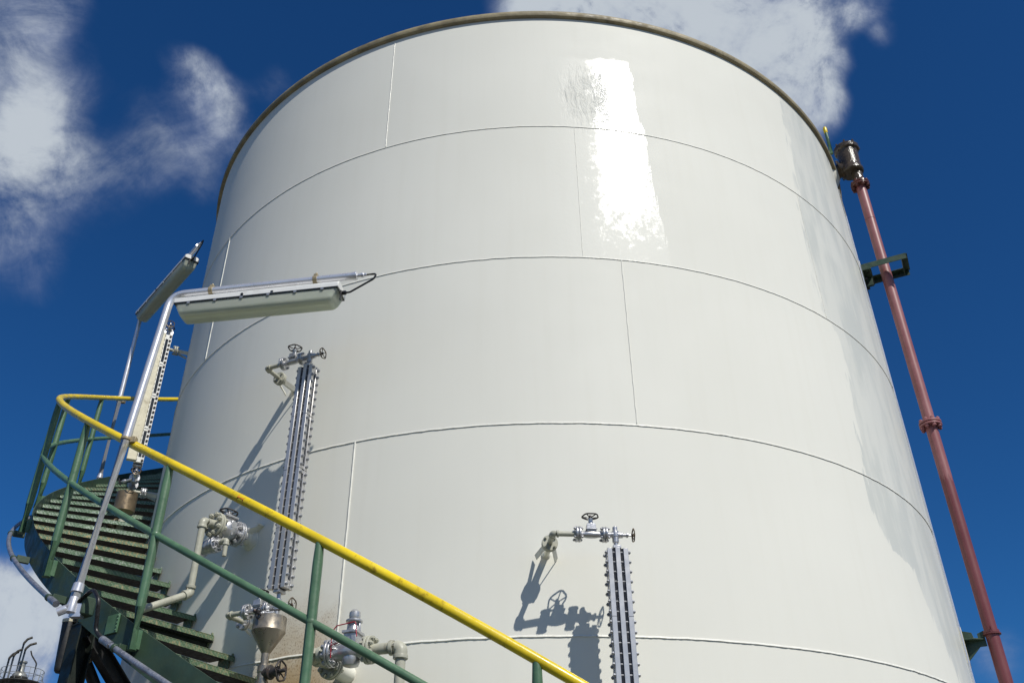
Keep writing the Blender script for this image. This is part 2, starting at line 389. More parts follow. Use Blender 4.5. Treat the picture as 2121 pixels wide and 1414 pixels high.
def elbow(mb,c,a,b_,r,k=1.25):
    """socket elbow from direction a to direction b at c"""
    c=Vector(c);a=Vector(a).normalized();b_=Vector(b_).normalized(); d=r*1.9
    mb.tube(bend([c+a*d,c,c+b_*d],r*1.5),r*k,14)
    mb.lathe([(r*k*1.08,0),(r*k*1.12,r*.25),(r*k*1.12,r*.7),(r*k*1.05,r*.8)],c+a*d*.75,a,16); mb.lathe([(r*k*1.08,0),(r*k*1.12,r*.25),(r*k*1.12,r*.7),(r*k*1.05,r*.8)],c+b_*d*.75,b_,16)
    return mb
def nozzle(c,parent,rp,tip_y,side=1,pad=True):
    """short stub on the shell with its flat-bar braces; tank surface lies at local y=c.y"""
    mb=MB(); c=Vector(c); t0=tip_y-c.y
    mb.lathe([(rp*1.5,-.03),(rp*1.4,.01),(rp,.018),(rp,c.y-tip_y)],c,(0,-1,0),16)
    nz=mb.build('nozzle',M['stub'],parent)
    for an in(200,-35):
        d=Vector((math.cos(R(an)),0,math.sin(R(an)))); tt=Vector((-d.z,0,d.x))
        p0=c+d*(rp*1.6)+Vector((0,t0+.01,0)); p1=c+d*(rp*3.6)+Vector((0,-.015,0)); p2=c+d*(rp*4.6)+Vector((0,.01,0))
        MB().beam(p0,p1,.006,.034,tuple(tt)).build('brace',M['stub'],nz)
    return nz

def connection(g,z,bottom=False,so=.34):
    """the valve train joining a gauge to the shell at local height z"""
    ax=Vector((1,0,0))
    # cross fitting + angle valve on the gauge axis
    mb=MB()
    mb.lathe([(.014,-.10),(.014,-.055),(.021,-.05),(.021,-.018),(.024,-.016),(.026,0),(.024,.02),(.016,.028),(.016,.05),(.010,.056)] if not bottom else
             [(.014,.10),(.014,.055),(.021,.05),(.021,.018),(.024,.016),(.026,0),(.024,-.02),(.016,-.028),(.016,-.07),(.010,-.075)],(0,0,z),(0,0,1),14)
    mb.lathe([(.02,-.07),(.018,-.03),(.024,0),(.02,.035),(.020,.045),(.012,.05),(.012,.068),(.017,.07),(.017,.08),(.007,.084),(.006,.125)],(0,0,z),ax,12)
    cr=mb.build('angle_valve',M['silver'],g,bevel=.001)
    handwheel('handwheel',(.115,0,z),(1,0,0),.04,M['bronze'],cr,5)
    if bottom:
        mb=MB().cyl((-.01,-.02,z-.04),(-.03,-.075,z-.06),.012,n=10); mb.lathe([(.016,0),(.02,.01),(.016,.03),(.01,.032),(.008,.05)],(-.03,-.07,z-.058),(-.4,-1,-.2),10)
        dc=mb.build('drain_cock',M['silver'],g,bevel=.001); handwheel('handwheel',(-.048,-.12,z-.068),(-.4,-1,-.2),.032,M['iron'],dc,5)
        MB().cyl((-.09,-.02,z-.03),(-.10,-.07,z-.035),.009,n=8).lathe([(.014,0),(.014,.02),(.008,.03)],(-.10,-.07,z-.035),(-.2,-1,0),8).build('drain_plug',M['iron'],g)
    # flanges
    for x in(-.068,-.236):
        flange(MB(),(x,0,z),ax,.05,.014,4).build('flange',M['silver'],g,bevel=.001)
    gate_valve(g,(-.152,0,z),ax,(0,0,1),.15,.03,.05,stem=.075)
    mb=MB().cyl((-.25,0,z),(-.372,0,z),.0165,n=14); mb.cyl((-.394,.025,z),(-.394,.165*so/.34-.015,z),.0165,n=14)
    elbow(mb,(-.394,0,z),(1,0,0),(0,1,0),.0165)
    mb.build('pipe',M['beige'],g)
    flange(MB(),(-.394,.165*so/.34,z),(0,1,0),.052,.016,4).build('flange',M['beige'] if not bottom else M['silver'],g,bevel=.001)
    # tank surface behind this point
    yy=(so+TR)-math.sqrt(TR*TR-.394**2); fy=.165*so/.34
    nozzle((-.394,yy,z),g,.021,fy+.017)

def level_gauge(phi,z0,L,label,cream=False,so=.34):
    g=empty('level_gauge',P(phi,TR+so,z0),R(phi),label,'level gauge','level gauges mounted on the tank wall')
    W=.088; nsec=4; sl=L/nsec
    MB().box((0,0,L/2),(.030,W,L)).build('chamber',M['gauge'],g,bevel=.002)
    for s in(-1,1):
        MB().box((s*.0255,0,L/2),(.0205,W-.022,L-.012)).build('gasket',M['dark'],g)
        mb=MB(); x=s*.050
        for yy in(-W/2+.0155,W/2-.0155): mb.box((x,yy,L/2),(.030,.031,L-.01))
        for k in range(nsec+1):
            zz=min(max(k*sl,.035),L-.035); mb.box((x-s*.0015,0,zz),(.0265,W-.061,.055))
        cp=mb.build('cover_plate',M['gauge'] if not cream else M['white_plastic'],g,bevel=.002)
        MB().box((s*.047,0,L/2),(.018,.027,L-.06)).build('glass',M['glass'],g)
        for k in range(1,nsec): MB().box((x+s*.0008,0,k*sl),(.0312,W+.0015,.0022)).build('section_joint',M['dark'],cp)
    # through bolts
    src=None
    for k in range(nsec):
        for j in range(7):
            zz=k*sl+sl*(j+.5)/7
            for yy in(-W/2+.014,W/2-.014):
                if src is None:
                    mb=MB(); mb.cyl((-.081,0,0),(.081,0,0),.0055,n=6)
                    for s in(-1,1): mb.cyl((s*.0648,0,0),(s*.0765,0,0),.0115,n=6)
                    src=mb.build('bolt',M['bolt'] if not cream else M['iron'],g); src.location=(0,yy,zz)
                else: inst(src,g,(0,yy,zz))
    for zz in(L+.008,-.008): MB().box((0,0,zz),(.05,W*.8,.02)).build('end_block',M['silver'],g,bevel=.003)
    connection(g,L+.095,False,so); connection(g,-.105,True,so)
    if cream:
        MB().box((.088,-.068,L/2-.01),(.05,.09,L-.02)).build('illuminator',M['cream'],g,bevel=.006)
    return g
level_gauge(6.62,2.02,1.715,'light grey level gauge on the sunlit tank face, its top valve run casting a shadow')
level_gauge(-22.5,3.62,1.70,'dark edged tall level gauge behind the yellow handrail, above the steel funnel')
level_gauge(-64.5,5.64,1.49,'level gauge with cream strip and white perforated side, beyond the sloping lamp pole',cream=True,so=.235)

# ------------------------------------------------------------------ drain funnels
def funnel(phi,rr,ztop,label,m,cone,rad,valve=True,dz=.0):
    f=empty('drain_funnel',P(phi,rr,ztop),R(phi),label,'funnel','open drain funnels under the gauges')
    if cone: pr=[(rad*.985,0),(rad,-.002),(rad,-.085),(rad*1.02,-.09),(rad*.985,-.10),(.026,-.225),(.024,-.29)]
    else: pr=[(rad*.985,0),(rad,-.002),(rad,-.19),(rad*.9,-.197),(.03,-.22),(.026,-.26)]
    b=MB().lathe(pr+[(.018,-.29 if cone else -.26)]+[(.02,-.23),(rad*.95,-.09 if cone else -.18),(rad*.95,-.002)],(0,0,0),(0,0,1),40,cap=False).build('bowl',m,f,smooth=25)
    zz=-.29 if cone else -.26
    MB().lathe([(.027,0),(.028,-.01),(.038,-.012),(.038,-.05),(.034,-.055),(.034,-.10),(.038,-.102),(.038,-.14),(.026,-.145),(.026,-.75)],(0,0,zz),(0,0,1),16).build('drain_pipe',M['steel'] if cone else M['beige'],f)
    if valve:
        mb=MB().lathe([(.034,.01),(.034,.05),(.045,.052),(.045,.062),(.03,.066),(.026,.10),(.034,.102),(.034,.112),(.012,.116),(.01,.17)],(0,0,zz-.055),(1,0,0),14)
        v=mb.build('valve_bonnet',M['iron'],f,bevel=.001)
        handwheel('handwheel',(.135,0,zz-.055),(1,.1,0),.06,M['iron'],v,5)
    return f
funnel(-23.1,TR+.34,3.452,'stained stainless steel cone funnel below the dark edged gauge',M['steel'],True,.105)
f2=funnel(-66,TR+.265,5.385,'dull brass cylinder funnel seen behind the stair mid rail',M['brass'],False,.098,False)
mb=MB(); mb.lathe([(.008,.0),(.012,-.01),(.03,-.09),(.034,-.12),(.034,-.17),(.028,-.18)],(.05,-.13,-.36),(0,0,1),14)
mb.tube(bend([(.05,-.13,-.53),(.04,-.16,-.56),(-.1,-.3,-.60)],.03),.012,8); mb.build('drain_hose',M['beige'],f2)
mb=MB(); 
for k in range(9):
    a=k*.75; mb.tube(bend([(.0,-.01,-.255),(.07*math.cos(a),-.07+.07*math.sin(a),-.30-.02*(k%3)),(.04*math.cos(a+1),-.05,-.36)],.03),.009,6)
mb.build('rag',M['brass'],f2)

# ------------------------------------------------------------------ flanged outlet on the left (radial valve, bent pipe down)
g=empty('outlet_valve',P(-31.6,TR,4.215),R(-31.6),'silver flanged outlet valve with beige pipe bending down beside the stair treads','valve','flanged outlet valves with beige pipes')
ax=Vector((0,-1,0))
mb=MB().lathe([(.085,-.02),(.08,.01),(.05,.03),(.046,.12)],(0,0,0),ax,20)
for sx,sz in((.75,.6),(-.8,.5)):
    d=Vector((sx,0,sz)).normalized(); tt=Vector((-d.z,0,d.x))*.006
    mb.prism([d*.04+Vector((0,-.115,0))-tt,d*.05+Vector((0,-.115,0))-tt,d*.14+Vector((0,-.02,0))-tt,d*.14+Vector((0,.01,0))-tt,d*.04-tt],tt*2)
mb.box((.10,-.02,.09),(.05,.06,.012),Matrix.Rotation(R(25),3,'Y'))
mb.build('nozzle',M['stub'],g)
flange(MB(),(0,-.135,0),ax,.092,.017,8).build('flange',M['silver'],g,bevel=.001)
flange(MB(),(0,-.335,0),ax,.092,.017,8).build('flange',M['beige'],g,bevel=.001)
mb=MB(); mb.lathe([(.06,-.083),(.058,-.06),(.076,-.03),(.08,0),(.076,.03),(.058,.06),(.06,.083)],(0,-.235,0),ax,20)
mb.box((0,-.235,.06),(.05,.10,.06)); mb.box((0,-.235,.092),(.10,.12,.016)); mb.box((.03,-.235,.02),(.10,.05,.05)); mb.lathe([(.03,.10),(.022,.12),(.03,.122),(.03,.128),(.01,.13)],(0,-.235,0),(0,0,1),12)
for sx in(-1,1): mb.box((sx*.045,-.235,.0),(.05,.016,.11))
v=mb.build('gate_valve',M['silver'],g,bevel=.003)
handwheel('handwheel',(0,-.235,.135),(.1,.1,1),.062,M['iron'],v,5)
pr=.024
mb=MB().cyl((0,-.355,0),(0,-.41,0),.034,pr,16); mb.cyl((0,-.40,0),(0,-.447,0),pr)
elbow(mb,(0,-.447,-.005),(0,1,0),(0,0,-1),pr); mb.cyl((0,-.447,-.02),(0,-.447,-.50),pr)
elbow(mb,(0,-.447,-.525),(0,0,1),(0,-1,-.58),pr); mb.cyl((0,-.447,-.525),(0,-.80,-.73),pr)
mb.build('drop_pipe',M['beige'],g)
# small drain valve under it
mb=MB(); mb.lathe([(.04,-.13),(.058,-.125),(.058,-.105),(.046,-.10),(.052,-.05),(.052,-.02),(.046,-.01),(.060,0),(.060,.018),(.056,.02),(.06,.024),(.06,.044),(.03,.05),(.03,.075)],(-.02,-.31,-.135),(1,0,.05),18)
for k in range(6):
    an=2*PI*k/6; mb.cyl((-.0,-.31+.047*math.cos(an),-.135+.047*math.sin(an)),(.05,-.31+.047*math.cos(an),-.132+.047*math.sin(an)),.008,n=6)
mb.build('drain_valve',M['silver'],g,bevel=.001)
mb=MB().cyl((0,-.25,-.06),(0,-.29,-.12),.02); mb.cyl((.05,-.31,-.132),(.105,-.31,-.13),.02)
elbow(mb,(.115,-.31,-.13),(-1,0,0),(0,0,-1),.016); mb.cyl((.115,-.31,-.14),(.115,-.31,-.245),.0155); mb.build('drain_spout',M['beige'],g)

# ------------------------------------------------------------------ flanged outlet low in the middle (run along the shell)
g=empty('outlet_valve',P(-14.4,TR+.37,3.165),R(-14.4),'silver outlet valve with red wire lock behind the green mid rail near the bottom edge','valve','flanged outlet valves with beige pipes')
ax=Vector((1,0,0))
flange(MB(),(-.165,0,0),ax,.083,.016,8).build('flange',M['silver'],g,bevel=.001)
flange(MB(),(.085,0,0),ax,.083,.016,8).build('flange',M['beige'],g,bevel=.001)
mb=MB(); mb.lathe([(.05,-.108),(.047,-.07),(.062,-.03),(.066,.0),(.062,.03),(.047,.07),(.05,.108)],(-.04,0,0),ax,20)
mb.lathe([(.05,0),(.058,-.05),(.045,-.085),(.01,-.095)],(-.03,0,0),(0,0,1),16)
mb.box((-.03,0,.07),(.08,.10,.075)); mb.box((-.03,0,.108),(.10,.12,.018))
mb.lathe([(.04,.115),(.03,.15),(.026,.17),(.052,.175),(.052,.188),(.03,.19),(.036,.21),(.034,.235),(.02,.25),(.004,.255)],(-.03,0,0),(0,0,1),14)
for s in(-1,1): mb.cyl((-.03+s*.04,0,.1),(-.03+s*.034,0,.185),.009,n=8)
mb.build('gate_valve',M['silver'],g,bevel=.003)
mb=MB().cyl((-.185,0,0),(-.27,0,0),.036); elbow(mb,(-.295,.0,0),(1,0,0),(.25,1,-.12),.034); mb.cyl((-.29,.02,-.0),(-.255,.16,-.015),.036)
mb.cyl((.10,0,0),(.26,0,0),.033); elbow(mb,(.285,0,0),(-1,0,0),(0,0,-1),.032); mb.cyl((.285,0,-.02),(.285,0,-2.7),.031); mb.build('pipe',M['beige'],g)
flange(MB(),(-.25,.185,-.02),(.2,1,-.05),.083,.017,8).build('flange',M['beige'],g,bevel=.001)
MB().cyl((-.245,.2,-.02),(-.215,.50,-.035),.055,.06,20).build('nozzle',M['stub'],g)
pth=[(-.125,-.085,-.05),(-.13,-.09,.10),(-.10,-.09,.135),(.02,-.09,.15),(.035,-.09,.06)]
MB().tube(bend(pth,.01),.0035,6).tube(bend([(-.13,-.09,.02),(-.05,-.095,.04),(.02,-.09,.02)],.01),.0035,6).build('lock_wire',M['redwire'],g)

# ------------------------------------------------------------------ spiral stair
RO=4.985; RH=5.045
def ztread(ph): return 3.18+(-27.44-ph)*.0508
def zhand(ph): return 2.877-.052*ph if ph>-58 else 2.877+.052*58+.0495*(-58-ph)
def zmid(ph): return 2.439-.0502*ph if ph>-58 else 2.439+.0502*58+.0495*(-58-ph)
stair=empty('spiral_stair',P(30,4.5,0),0,'green steel stair curving up round the tank with yellow top handrail','stairs')
S0=Vector(stair.location)
def st(o): o.location=o.location-S0 if False else -S0; return o
def helix(r,zf,a0,a1,step,dz=0): 
    n=int(abs(a1-a0)/step); return [P(a0+(a1-a0)*k/n,r,zf(a0+(a1-a0)*k/n)+dz) for k in range(n+1)]
st(MB().tube(helix(RH,zhand,27,-150,1.0),.0295,16).build('handrail',M['yellow'],stair))
st(MB().tube(helix(RH,zmid,27,-150,1.0),.0225,14).build('mid_rail',M['green'],stair))
ph=-20.3
st(MB().tube([P(-20.55,RH,zhand(-20.55)),P(-20.0,RH,zhand(-20.0))],.0302,16).build('weld_repair',mat('repair_orange',(.55,.2,.02,1),.45),stair))
# outer stringer in plates with visible joints
def plate(a0,a1,r,w,zt,zb):
    mb=MB(); n=max(2,int(abs(a1-a0)/1.2)); prev=None
    for k in range(n+1):
        a=a0+(a1-a0)*k/n
        q=[mb.bm.verts.new(P(a,rr,zz)) for rr,zz in((r,zb(a)),(r+w,zb(a)),(r+w,zt(a)),(r,zt(a)))]
        if prev: mb.skin(prev,q)
        else: mb.bm.faces.new(q)
        prev=q
    mb.bm.faces.new(prev); return mb
zt=lambda a:ztread(a)+.062; zb=lambda a:ztread(a)-.162
js=[33,22,8.5,-5,-18.5,-31.7,-45,-58.5,-72,-85.5,-99,-112.5,-126,-139.5,-150]
for a0,a1 in zip(js[:-1],js[1:]):
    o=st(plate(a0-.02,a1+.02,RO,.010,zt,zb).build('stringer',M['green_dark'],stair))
# balusters
k=0
for i in range(-2,11):
    a=-.1-13.85*i
    mb=MB(); z0=zt(a)-.13; z1=zhand(a)-.012
    mb.tube([P(a,RH,z0),P(a,RH,z0+.25),P(a,RH,z1-.12),P(a,RH,z1)],.0285,14,False,[.0285,.0285,.0285,.024])
    mb.box(P(a,RO+.022,z0+.07),(.012,.035,.11),Matrix.Rotation(R(a),3,'Z'))
    mb.sphere(P(a,RH,zmid(a)),.031,12)
    st(mb.build('baluster',M['green'],stair))
# treads
TREADCOL=[(.10,.17,.11,1),(.26,.30,.26,1),(.30,.21,.10,1),(.17,.19,.12,1),(.09,.16,.10,1),(.34,.38,.33,1)]
for i in range(52):
    a=-27.44+3.7*16-3.7*i; z=ztread(a)
    if a<-149: break
    mb=MB()
    ri,ro=4.008,RO-.004; L=(ro-ri)
    # local: x along the tank, y inwards
    cx=0.0
    mb.box((-.125,0,-.003),(.25,L,.006)); mb.box((.0,0,-.0235),(.006,L,.031));
    mb.box((-.10,L/2-.004,-.04),(.11,.008,.068)); mb.box((-.03,L/2+.012,.0),(.012,.03,.05))
    bmesh.ops.recalc_face_normals(mb.bm,faces=mb.bm.faces[:])
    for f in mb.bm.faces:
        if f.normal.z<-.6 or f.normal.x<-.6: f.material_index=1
    o=mb.build('tread',[M['tread'],M['tread_shade']],stair,bevel=.002)
    c=P(a,(ri+ro)/2,z); o.location=c-S0; o.rotation_euler=(0,0,R(a))
    rnd=random.random()
    if abs(a+56.9)<2 or abs(a+53.2)<1: o.color=(.40,.27,.11,1)
    elif -80<a<-58: o.color=(.36,.42,.37,1)
    elif a>-49: o.color=(.31,.28,.16,1) if rnd>.4 else (.16,.22,.13,1)
    else: o.color=TREADCOL[int(rnd*6)]
# joint splice plate on the stringer
mb=MB(); a=-31.0
mb.box(P(a,RO+.018,zt(a)-.085),(.11,.012,.115),Matrix.Rotation(R(a),3,'Z'))
for q in range(5): mb.sphere(P(a+.55,RO+.026,zt(a)-.04-.022*q),.006,8)
st(mb.build('splice_plate',M['green'],stair,bevel=.002))

# ------------------------------------------------------------------ stair support column and brace
g=empty('stair_support',P(-35.7,4.94,0),R(-35.7),'dark steel support column and diagonal brace beneath the stair','support')
def hsec(mb,p0,p1,w,h,tf=.009,up=(0,1,0)):
    p0=Vector(p0);p1=Vector(p1);t_=(p1-p0).normalized();u=Vector(up);x=t_.cross(u).normalized();u=x.cross(t_)
    for s in(-1,1): mb.prism([p0+x*(i*w/2)+u*(s*h/2+j*tf/2) for i,j in((-1,-1),(1,-1),(1,1),(-1,1))],p1-p0)
    mb.prism([p0+x*(i*tf/2)+u*(j*(h/2-tf/2)) for i,j in((-1,-1),(1,-1),(1,1),(-1,1))],p1-p0)
    return mb
zs=ztread(-35.3)-.17
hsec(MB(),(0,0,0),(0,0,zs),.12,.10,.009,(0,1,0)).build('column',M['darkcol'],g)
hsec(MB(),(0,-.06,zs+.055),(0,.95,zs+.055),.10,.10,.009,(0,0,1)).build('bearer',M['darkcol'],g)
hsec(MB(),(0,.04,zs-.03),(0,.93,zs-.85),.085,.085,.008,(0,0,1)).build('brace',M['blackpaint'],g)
# insulated drain pipes under the stair
def dpipe(p0,p1,r,label,band):
    g=empty('insulated_pipe',p0,0,label,'pipe','black pipes under the stair')
    p0=Vector(p0);p1=Vector(p1);d=p1-p0;L=d.length;d=d.normalized()
    MB().lathe([(r*.7,0),(r*.95,.012),(r,.03),(r,L-.02),(r*.9,L)],(0,0,0),d,20).build('body',M['blackpaint'],g)
    MB().lathe([(r*1.01,0),(r*1.05,.002),(r*1.05,.02),(r*1.01,.022)],d*(L*band),d,20).build('band',M['cream'],g)
    return g
dpipe(P(-37,4.965,3.14),P(-37,4.99,3.47),.040,'short capped black pipe hanging beside the support column',.93)
dpipe(P(-36.6,4.66,3.0),P(-37.2,4.90,3.36),.036,'slanting black pipe with pale band between column and brace',.62)

# ------------------------------------------------------------------ cable conduits along the stringer
def zc(a): return 2.89+(-23.4-a)*.0482
def conduit(a0,a1,label,dz=0):
    g=empty('cable_conduit',P(a0,5.11,zc(a0)),0,label,'conduit','grey conduits along the stair stringer')
    o0=Vector(g.location)
    MB().tube([q-o0 for q in helix(5.11,zc,a0,a1,1.0,dz)],.0175,12).build('tube',M['conduit'],g)
    for e,s in((a0,1),(a1,-1)):
        sg=1 if a1>a0 else -1
        q=[P(e+sg*s*k,5.11,zc(e+sg*s*k)+dz)-o0 for k in(-.1,.9)]
        MB().cyl(q[0],q[1],.0225,n=14).build('coupling',M['conduit'],g)
    n=max(1,int(abs(a1-a0)/11))
    for k in range(n+1):
        a=a0+(a1-a0)*(k+.12)/(n+.4)
        mb=MB().box(P(a,5.045,zc(a)+dz+.005)-o0,(.03,.09,.05),Matrix.Rotation(R(a),3,'Z'))
        mb.lathe([(.021,-.012),(.024,-.01),(.024,.01),(.021,.012)],P(a,5.11,zc(a)+dz)-o0,(P(a+.3,5.11,zc(a+.3))-P(a,5.11,zc(a))),14)
        mb.build('clip',M['green_dark'],g,bevel=.002)
    return g
conduit(-29.9,20,'grey speckled conduit running down the stringer to the right of the lamp base')
conduit(-36.9,-86,'grey conduit curving up round the outer left side of the stair')

# ------------------------------------------------------------------ pole lamps
def pole_lamp(base,clamp,top,az,L,label,hang=.10,HL=1.27,x0=None):
    base=Vector(base);clamp=Vector(clamp);top=Vector(top)
    g=empty('pole_lamp',base,0,label,'lamp','fluorescent lamps on bent poles along the stair')
    d=Vector((math.cos(R(az)),math.sin(R(az)),0)); sd=Vector((-d.y,d.x,0)); up=Vector((0,0,1))
    end=top+d*L
    # pole
    path=bend([base,clamp,top,end],.12,9)
    MB().tube([q-base for q in path],.029,18).build('pole',M['galv'],g)
    # base casting
    b=(clamp-base).normalized()
    mb=MB().lathe([(.0293,.03),(.036,.032),(.033,.085),(.028,.088)],(0,0,0),b,16)
    mb.lathe([(.012,-.10),(.034,-.095),(.034,-.05),(.030,-.03),(.026,.04)],(0,0,0),b,16)
    mb.tube(bend([b*-.02,b*-.05+Vector((-.03,-.02,-.03)),Vector((-.07,-.03,-.10))],.02),.026,12)
    mb.box(b*-.06+Vector((.03,.02,-.02)),(.07,.05,.08))
    mb.build('base_casting',M['galv'],g,bevel=.003)
    mb=MB().lathe([(.0295,-.011),(.036,-.010),(.036,.010),(.0295,.011)],clamp-base,b,16); mb.box(clamp-base+Vector((.04,.02,0)),(.05,.045,.045))
    mb.build('clamp',M['tan'],g,bevel=.003)
    # luminaire: frame along the arm
    c=top+d*((L*.5-.03) if x0 is None else x0+HL/2)-up*hang-base
    rot=Matrix((d,sd,up)).transposed()
    def sec(mb,pts,x0,x1):
        mb.prism([c+d*x0+sd*y+up*z for y,z in pts],d*(x1-x0)); return mb
    hw=.088
    h=sec(MB(),[(-hw,-.012),(hw,-.012),(hw,.030),(hw*.72,.05),(-hw*.72,.05),(-hw,.030)],-HL/2,HL/2).build('housing',M['white_plastic'],g,bevel=.005)
    # diffuser: open-topped tapered tray with thickness
    mb=MB(); wd,dp,rr=.082,.128,.05
    pr=[(-wd,-.013),(-wd*.98,-.04)]+[(-wd*.94+rr-rr*math.cos(q*PI/12),-dp+rr-rr*math.sin(q*PI/12)) for q in range(0,7)]
    pr+=[(-y,z) for y,z in pr[::-1]]
    rings=[]
    for sg,xi in((1,.0),(1,.02),(-1,.02),(-1,.0)):
        sc=.90 if xi==0 else 1
        rings.append([mb.bm.verts.new(c+d*(-sg*(HL/2-.008-xi-.05*((-.013-z)/(dp-.013)))) +sd*(y*sc)+up*(-.013+(z+.013)*(1 if xi else .93))) for y,z in pr])
    for q in range(3):
        for i in range(len(pr)-1): mb.bm.faces.new((rings[q][i],rings[q][i+1],rings[q+1][i+1],rings[q+1][i]))
    for q in(0,3): mb.bm.faces.new(rings[q])
    df=mb.build('diffuser',M['diffuser'],g,smooth=50)
    sl=df.modifiers.new('thickness','SOLIDIFY'); sl.thickness=.003; sl.offset=-1
    mb=MB()
    sec(mb,[(-.07,-.014),(.07,-.014),(.05,-.03),(-.05,-.03)],-HL/2+.04,HL/2-.04)
    mb.build('reflector',M['white_plastic'],g)
    for s in(-1,1): MB().cyl(c+d*(-HL/2+.07)+sd*(s*.035)-up*.055,c+d*(HL/2-.07)+sd*(s*.035)-up*.055,.014,n=12).build('fluorescent_tube',M['lamp'],g)
    mb=MB()
    for x in(-HL/2+.06,HL/2-.06): mb.box(c+d*x-up*.05,(.025,.13,.06),rot)
    mb.build('lamp_holder',M['white_plastic'],g)
    # gasket line and clips
    sec(MB(),[(-hw-.001,-.020),(hw+.001,-.020),(hw+.001,-.0125),(-hw-.001,-.0125)],-HL/2+.004,HL/2-.004).build('gasket',M['dark'],g)
    for k in range(6):
        x=-HL/2+.12+k*(HL-.24)/5
        for s in(-1,1): MB().box(c+d*x+sd*(s*(hw+.0005))-up*.022,(.022,.004,.018),rot).build('latch',M['bolt'],g)
    mb=MB(); mb.lathe([(.011,0),(.011,.006),(.004,.007)],c-sd*(hw+.001)+up*.002+d*-.10,-sd,10); mb.box(c-sd*(hw+.0015)+up*.001+d*.13,(.02,.003,.012),rot); mb.build('lock_knob',M['dark'],g)
    # pipe hangers over the arm
    for x in(-.40,.42):
        q=c+d*x; mb=MB()
        mb.box(q+up*(hang*.55),(.035,.012,hang*.9),rot); mb.box(q+up*(hang+.012),(.04,.05,.012),rot)
        mb.lathe([(.0295,-.016),(.034,-.015),(.034,.015),(.0295,.016)],q+up*hang,d,14); mb.box(q+up*(hang+.035),(.03,.03,.03),rot); mb.cyl(q+up*(hang+.03),q+up*(hang+.065),.008,n=6)
        mb.box(q+up*.042,(.05,.09,.008),rot)
        mb.build('hanger',M['tan'],g,bevel=.001)
    # gland and cable loop at the free end
    e=end-base
    mb=MB().lathe([(.032,-.03),(.032,.0),(.014,.004),(.014,.03),(.019,.032),(.019,.05),(.012,.055),(.012,.075)],e,d,12); mb.build('gland',M['galv'],g,bevel=.001)
    hs=c+d*(HL/2+.012)-up*.012
    MB().tube(bend([e+d*.06,e+d*.15,e+d*.13-up*.045,hs+d*.05,hs],.035,6),.0075,10).build('cable',M['black'],g)
    mb=MB().lathe([(.017,-.01),(.017,.03),(.012,.034)],hs-d*.01,d,12); mb.box(c+d*(HL/2+.006)-sd*.03-up*.055,(.008,.018,.085),rot); mb.build('end_gland',M['dark'],g,bevel=.001)
    return g
lb=P(-33.0,5.18,3.49); 
pole_lamp(lb,P(-32.85,5.11,4.60),P(-32.8,5.03,5.865),-7,1.46,'long white fluorescent lamp hung across the tank face on a bright bent pole',hang=.135,HL=1.27,x0=.085)
pole_lamp(P(-91.9,5.2,6.45),P(-91.9,5.2,7.55),P(-91.9,5.2,8.97),-48,1.72,'steeply foreshortened fluorescent lamp against the blue sky, left of the tank',hang=.13,HL=1.57,x0=.03)
# loose cable from the lamp base to the conduit
lc=P(-29.9,5.11,zc(-29.9))
g=tag(MB().tube(bend([lb+Vector((.03,.0,-.03)),lb+Vector((.13,-.06,.03)),lb+Vector((.21,-.12,-.06)),lb+(lc-lb)*.75+Vector((0,0,-.01)),lc],.06,8),.0135,12).build('flexible_cable',M['black']),
 'black flexible cable looping from lamp base to the grey conduit','cable')
bx=tag(MB().box(lb+Vector((.055,.04,-.05)),(.10,.08,.11),Matrix.Rotation(R(-33),3,'Z')).build('junction_box',M['green_dark'],bevel=.008),'small dark junction box on the stringer behind the lamp base','junction box')

# ------------------------------------------------------------------ red riser pipe with chamber, and its brackets
PR,PP=4.245,66.0
g=empty('riser_pipe',P(PP,PR,0),R(PP),'faded red vertical riser pipe with glossy brown chamber at its top','pipe')
pz=9.08
MB().cyl((0,0,.0),(0,0,pz),.055,n=24).build('pipe',M['red'],g)
mb=MB(); mb.lathe([(.055,0),(.058,.002),(.058,.012),(.055,.014)],(0,0,8.55),(0,0,1),20); mb.build('weld_ring',M['red'],g)
for z in(pz,5.93): flange(MB(),(0,0,z),(0,0,1),.105,.022,8,.008).build('flange',M['red'] if z<8 else mat('brown_red_flange',(.12,.045,.035,1),.25,0,.3,12,None,0,6,.3,40),g,bevel=.002)
mb=MB(); mb.lathe([(.06,-.006),(.074,-.004),(.074,.004),(.06,.006)],(0,0,3.9),(0,0,1),20); mb.tube([(-.07,0,3.9),(-.075,.0,3.95)],.006,6); mb.build('pipe_clip',M['red'],g)
MB().cyl((0,0,pz+.03),(0,0,pz+.28),.062,n=24).build('neck',M['brown'],g)
mb=MB(); mb.lathe([(.06,.20),(.118,.205),(.128,.22),(.128,.25),(.114,.275),(.112,.32),(.120,.54),(.142,.555),(.146,.60),(.136,.615),(.05,.635)],(-.0,.04,pz),(0,0,1),32)
for k in range(8):
    a=2*PI*k/8; mb.cyl((.13*math.cos(a),.03+.13*math.sin(a),pz+.54),(.13*math.cos(a),.04+.13*math.sin(a),pz+.64),.012,n=6)
mb.build('foam_chamber',M['brown'],g,smooth=30)
mb=MB(); mb.cyl((0,.03,pz+.33),(0,.28,pz+.28),.085,n=20); mb.lathe([(.13,0),(.13,.02),(.12,.022)],(0,.155,pz+.31),(0,1,-.2),20); mb.build('chamber_neck',M['brown'],g)
mb=MB().lathe([(.17,0),(.15,.02),(.10,.06)],(0,.262,pz+.285),(0,-1,.1),20); mb.build('shell_collar',M['stub'],g)
def angle_bar(mb,p0,p1,w,t_,u,v):
    p0=Vector(p0);p1=Vector(p1);u=Vector(u);v=Vector(v)
    mb.prism([p0,p0+u*w,p0+u*w+v*t_,p0+u*t_+v*t_,p0+u*t_+v*w,p0+v*w],p1-p0)
